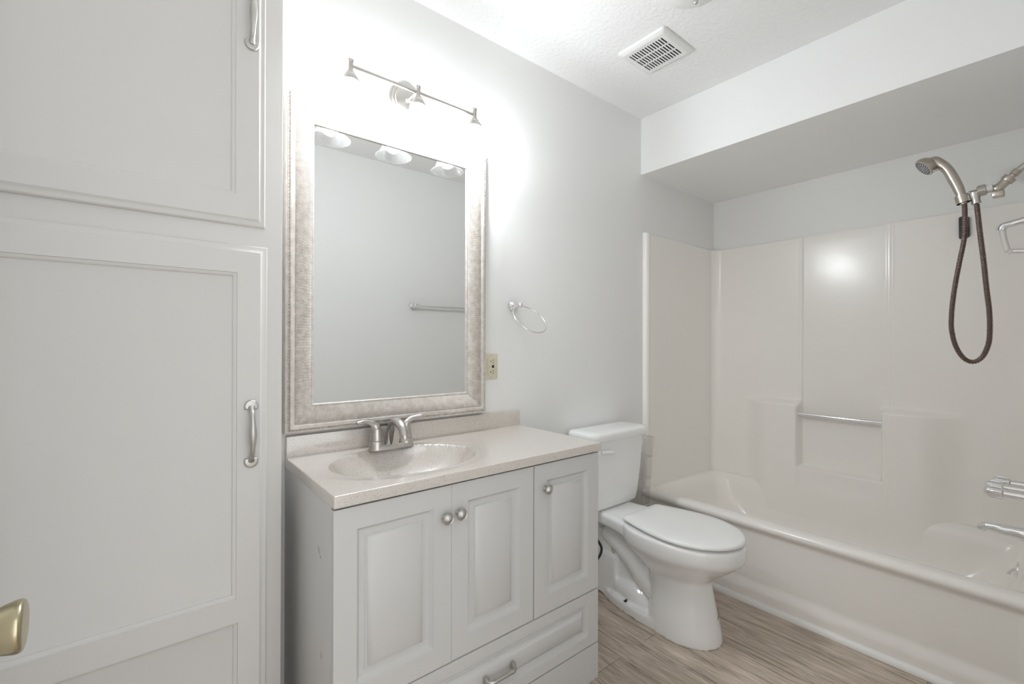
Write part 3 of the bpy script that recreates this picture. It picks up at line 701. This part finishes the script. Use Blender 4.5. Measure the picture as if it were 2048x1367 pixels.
# foot plate and trapway
loft(bm, [egg(-.60, -.085, .113, z, .35, pw=2.2) for z in (0., .034)] + [egg(-.597, -.087, .109, .042, .35, pw=2.2)])
for sx_ in (-1, 1):
    tube(bm, spline([(XT+sx_*.030, -.44, .115), (XT+sx_*.033, -.36, .155), (XT+sx_*.033, -.27, .225), (XT+sx_*.030, -.19, .275), (XT+sx_*.02, -.12, .29)], 6), lerps([.056, .054, .05, .048, .045], 6), 18)
    tube(bm, spline([(XT+sx_*.022, -.36, .04), (XT+sx_*.026, -.29, .062), (XT+sx_*.022, -.22, .068), (XT+sx_*.012, -.15, .055)], 6), lerps([.056, .055, .049, .038], 6), 18)
box(bm, XT-.042, XT+.042, -.42, -.07, .01, .30)
box(bm, XT-.062, XT+.062, -.19, -.075, .01, .20)
o = obj('bowl', bm, PORC, to, 180)
md = o.modifiers.new('fuse', 'REMESH'); md.mode = 'VOXEL'; md.voxel_size = .0055; md.use_smooth_shade = True
md = o.modifiers.new('soften', 'SMOOTH'); md.factor = .5; md.iterations = 4
# tank
def trr(hw, yf, r, z): return rrect(XT-hw, XT+hw, yf, -.022, r, z, 8)
bm = BM(); loft(bm, [trr(.150, -.140, .03, .414), trr(.164, -.150, .034, .417), trr(.172, -.156, .036, .428), trr(.176, -.160, .036, .46), trr(.190, -.170, .036, .60), trr(.201, -.177, .036, .738)])
obj('tank', bm, PORC, to, 40)
bm = BM()
def lidr(d, z): return rrect(XT-.217+d, XT+.217-d, -.195+d, -.012-d, .055-d*.6, z, 10)
loft(bm, [lidr(.014, .738), lidr(.004, .740), lidr(0, .746), lidr(0, .766), lidr(.002, .773), lidr(.007, .779), lidr(.016, .7825), lidr(.05, .7845)]); obj('tank_lid', bm, PORC, to, 40)
bm = BM(); lathe(bm, [(.013, 0), (.013, .006), (.008, .010)], (XT-.15, -.172, .692), (0, -1, 0), 18)
tube(bm, spline([(XT-.15, -.184, .693), (XT-.125, -.192, .694), (XT-.095, -.196, .690), (XT-.070, -.194, .684)], 5), lerps([.009, .009, .0085, .006], 5), 14); obj('flush_lever', bm, SEATW, to, 50, 'white flush lever')
def seat_ring(d, z):
    f, b, h, hb, yw, rc = -.737+d, -.280-d, .180-d, .134-d, -.52, .022
    P = [(h*math.cos(a), yw+(yw-f)*math.sin(a)) for a in [-PI*k/28 for k in range(29)]]            # front, right to left
    for t in lin(0, 1, 10)[1:]: P.append((-(h+(hb-h)*t**1.6), yw+(b-rc-yw)*t))
    for k in range(1, 7): a = PI/2*k/6; P.append((-(hb-rc+rc*math.cos(a)), b-rc+rc*math.sin(a)))
    return [Vector((XT+x, y, z)) for x, y in P + [(-x, y) for x, y in P[29:][::-1]]]
bm = BM(); loft(bm, [seat_ring(.024, .4102), seat_ring(.020, .411), seat_ring(.019, .414), seat_ring(.021, .4172), seat_ring(.03, .418)]); obj('seat', bm, SEATW, to, 40)
bm = BM(); loft(bm, [seat_ring(.004, .4190), seat_ring(0, .4205), seat_ring(-.001, .4265), seat_ring(.002, .4318), seat_ring(.010, .4355), seat_ring(.04, .4380), seat_ring(.09, .4392)])
box(bm, XT-.095, XT-.045, -.304, -.286, .4105, .4185, .002); box(bm, XT+.045, XT+.095, -.304, -.286, .4105, .4185, .002); obj('seat_lid', bm, SEATW, to, 40)
bm = BM()
lathe(bm, [(.011, 0), (.011, .003), (.006, .004), (.0045, .005), (.0045, .018), (.0002, .019)], (XT-.088, -.272, .033), (0, 0, 1), 16)
tube(bm, [(XT-.088-.011, -.272, .050), (XT-.088-.004, -.272, .044), (XT-.088+.004, -.272, .044), (XT-.088+.011, -.272, .050)], .003, 8)
obj('floor_bolt', bm, BLACK, to, 40, 'dark bolt with wing nut in the toilet foot')
bm = BM(); lathe(bm, [(.018, -.01), (.018, .002), (.014, .0042), (.0002, .005)], (XT-.0445, -.168, .2255), (-1, 0, .1), 20); bmesh.ops.scale(bm, vec=(1, .6, 1), verts=bm.verts, space=Matrix.Translation((0, .168, 0))); obj('side_plug', bm, BEIGE, to, 40, 'beige oval plug on the side')
bm = BM(); tube(bm, spline([(-.66, -.004, .17), (-.66, -.06, .175), (-.63, -.13, .19), (-.575, -.17, .212), (-.548, -.18, .254), (-.562, -.17, .298), (-.585, -.13, .345), (-.575, -.10, .39), (-.56, -.09, .43)], 8), .0055, 12); obj('supply_hose', bm, RUBBER, to, 50, 'black braided supply hose')
bm = BM(); tube(bm, spline([(-.394, -.6375, .097), (-.380, -.634, .104), (-.368, -.627, .116), (-.357, -.6185, .123)], 4), .0011, 6); obj('hairline_crack', bm, CHIP, to, 50, 'thin dark crack in the pedestal')

# ------------------------------------------------------------------ clear acrylic holder beside the tank
ah = thing('acrylic_holder', 'tall narrow clear acrylic holder standing between toilet tank and bathtub', 'holder', (-.13, -.085, 0))
bm = BM()
def sq(cx_, cy_, hx_, hy_, z): return rrect(cx_-hx_, cx_+hx_, cy_-hy_, cy_+hy_, .008, z, 3)
def cc(z): t = z/.69; return (-.142+.062*t, -.082+.012*t, .034+.018*t, .026+.012*t)
ring_o = [sq(*cc(z), z+.0005) for z in (0, .1, .2, .3, .4, .5, .6, .69)]
ring_i = [[p.lerp(Vector((cc(z)[0], cc(z)[1], p.z)), .07) for p in sq(*cc(z), z+.0005)] for z in (.69, .6, .5, .4, .3, .2, .1, .004)]
loft(bm, ring_o + ring_i); obj('case', bm, ACRYL, ah, 30)
for z in (.688, .585, .475, .34):
    bm = BM(); a, b, c_, d_ = cc(z); loop = sq(a, b, c_+.0012, d_+.0012, z); loop.append(loop[0]); tube(bm, loop, .0013, 6, False); obj('rim_band', bm, WASH, ah, 60, 'pale raised band around the case')

# ------------------------------------------------------------------ entry door (open against the left) with brass knob
bm = BM(); box(bm, -2.385, -2.350, -1.49, -.585, .012, 2.03, .002); dr = struct('door_1', bm, TRIMW, 'white entry door swung open beside the tall cabinet', 'door')
kp = [(.031, .0003), (.031, .004), (.026, .009), (.013, .012), (.0115, .020), (.0115, .026), (.017, .032), (.025, .039), (.0295, .047), (.0325, .057), (.0335, .063), (.0325, .067), (.028, .0695), (.015, .0705), (.0002, .071)]
bm = BM(); lathe(bm, [(max(p.x, .0002), p.y) for p in spline([(a, b, 0) for a, b in kp], 4)], (-2.350, -.640, .806), (1, 0, 0), 56)
obj('door_knob', bm, BRASS, dr, 50, 'satin brass flared door knob')
bm = BM()
for a, b in ((DX0-.06, DX0-.002), (DX1+.002, DX1+.06)): box(bm, a, b, YF+.0003, YF+.012, .001, DZ+.06, .002)
box(bm, DX0-.002, DX1+.002, YF+.0003, YF+.012, DZ+.002, DZ+.06, .002)
struct('trim_2', bm, TRIMW, 'white casing around the doorway', 'trim')
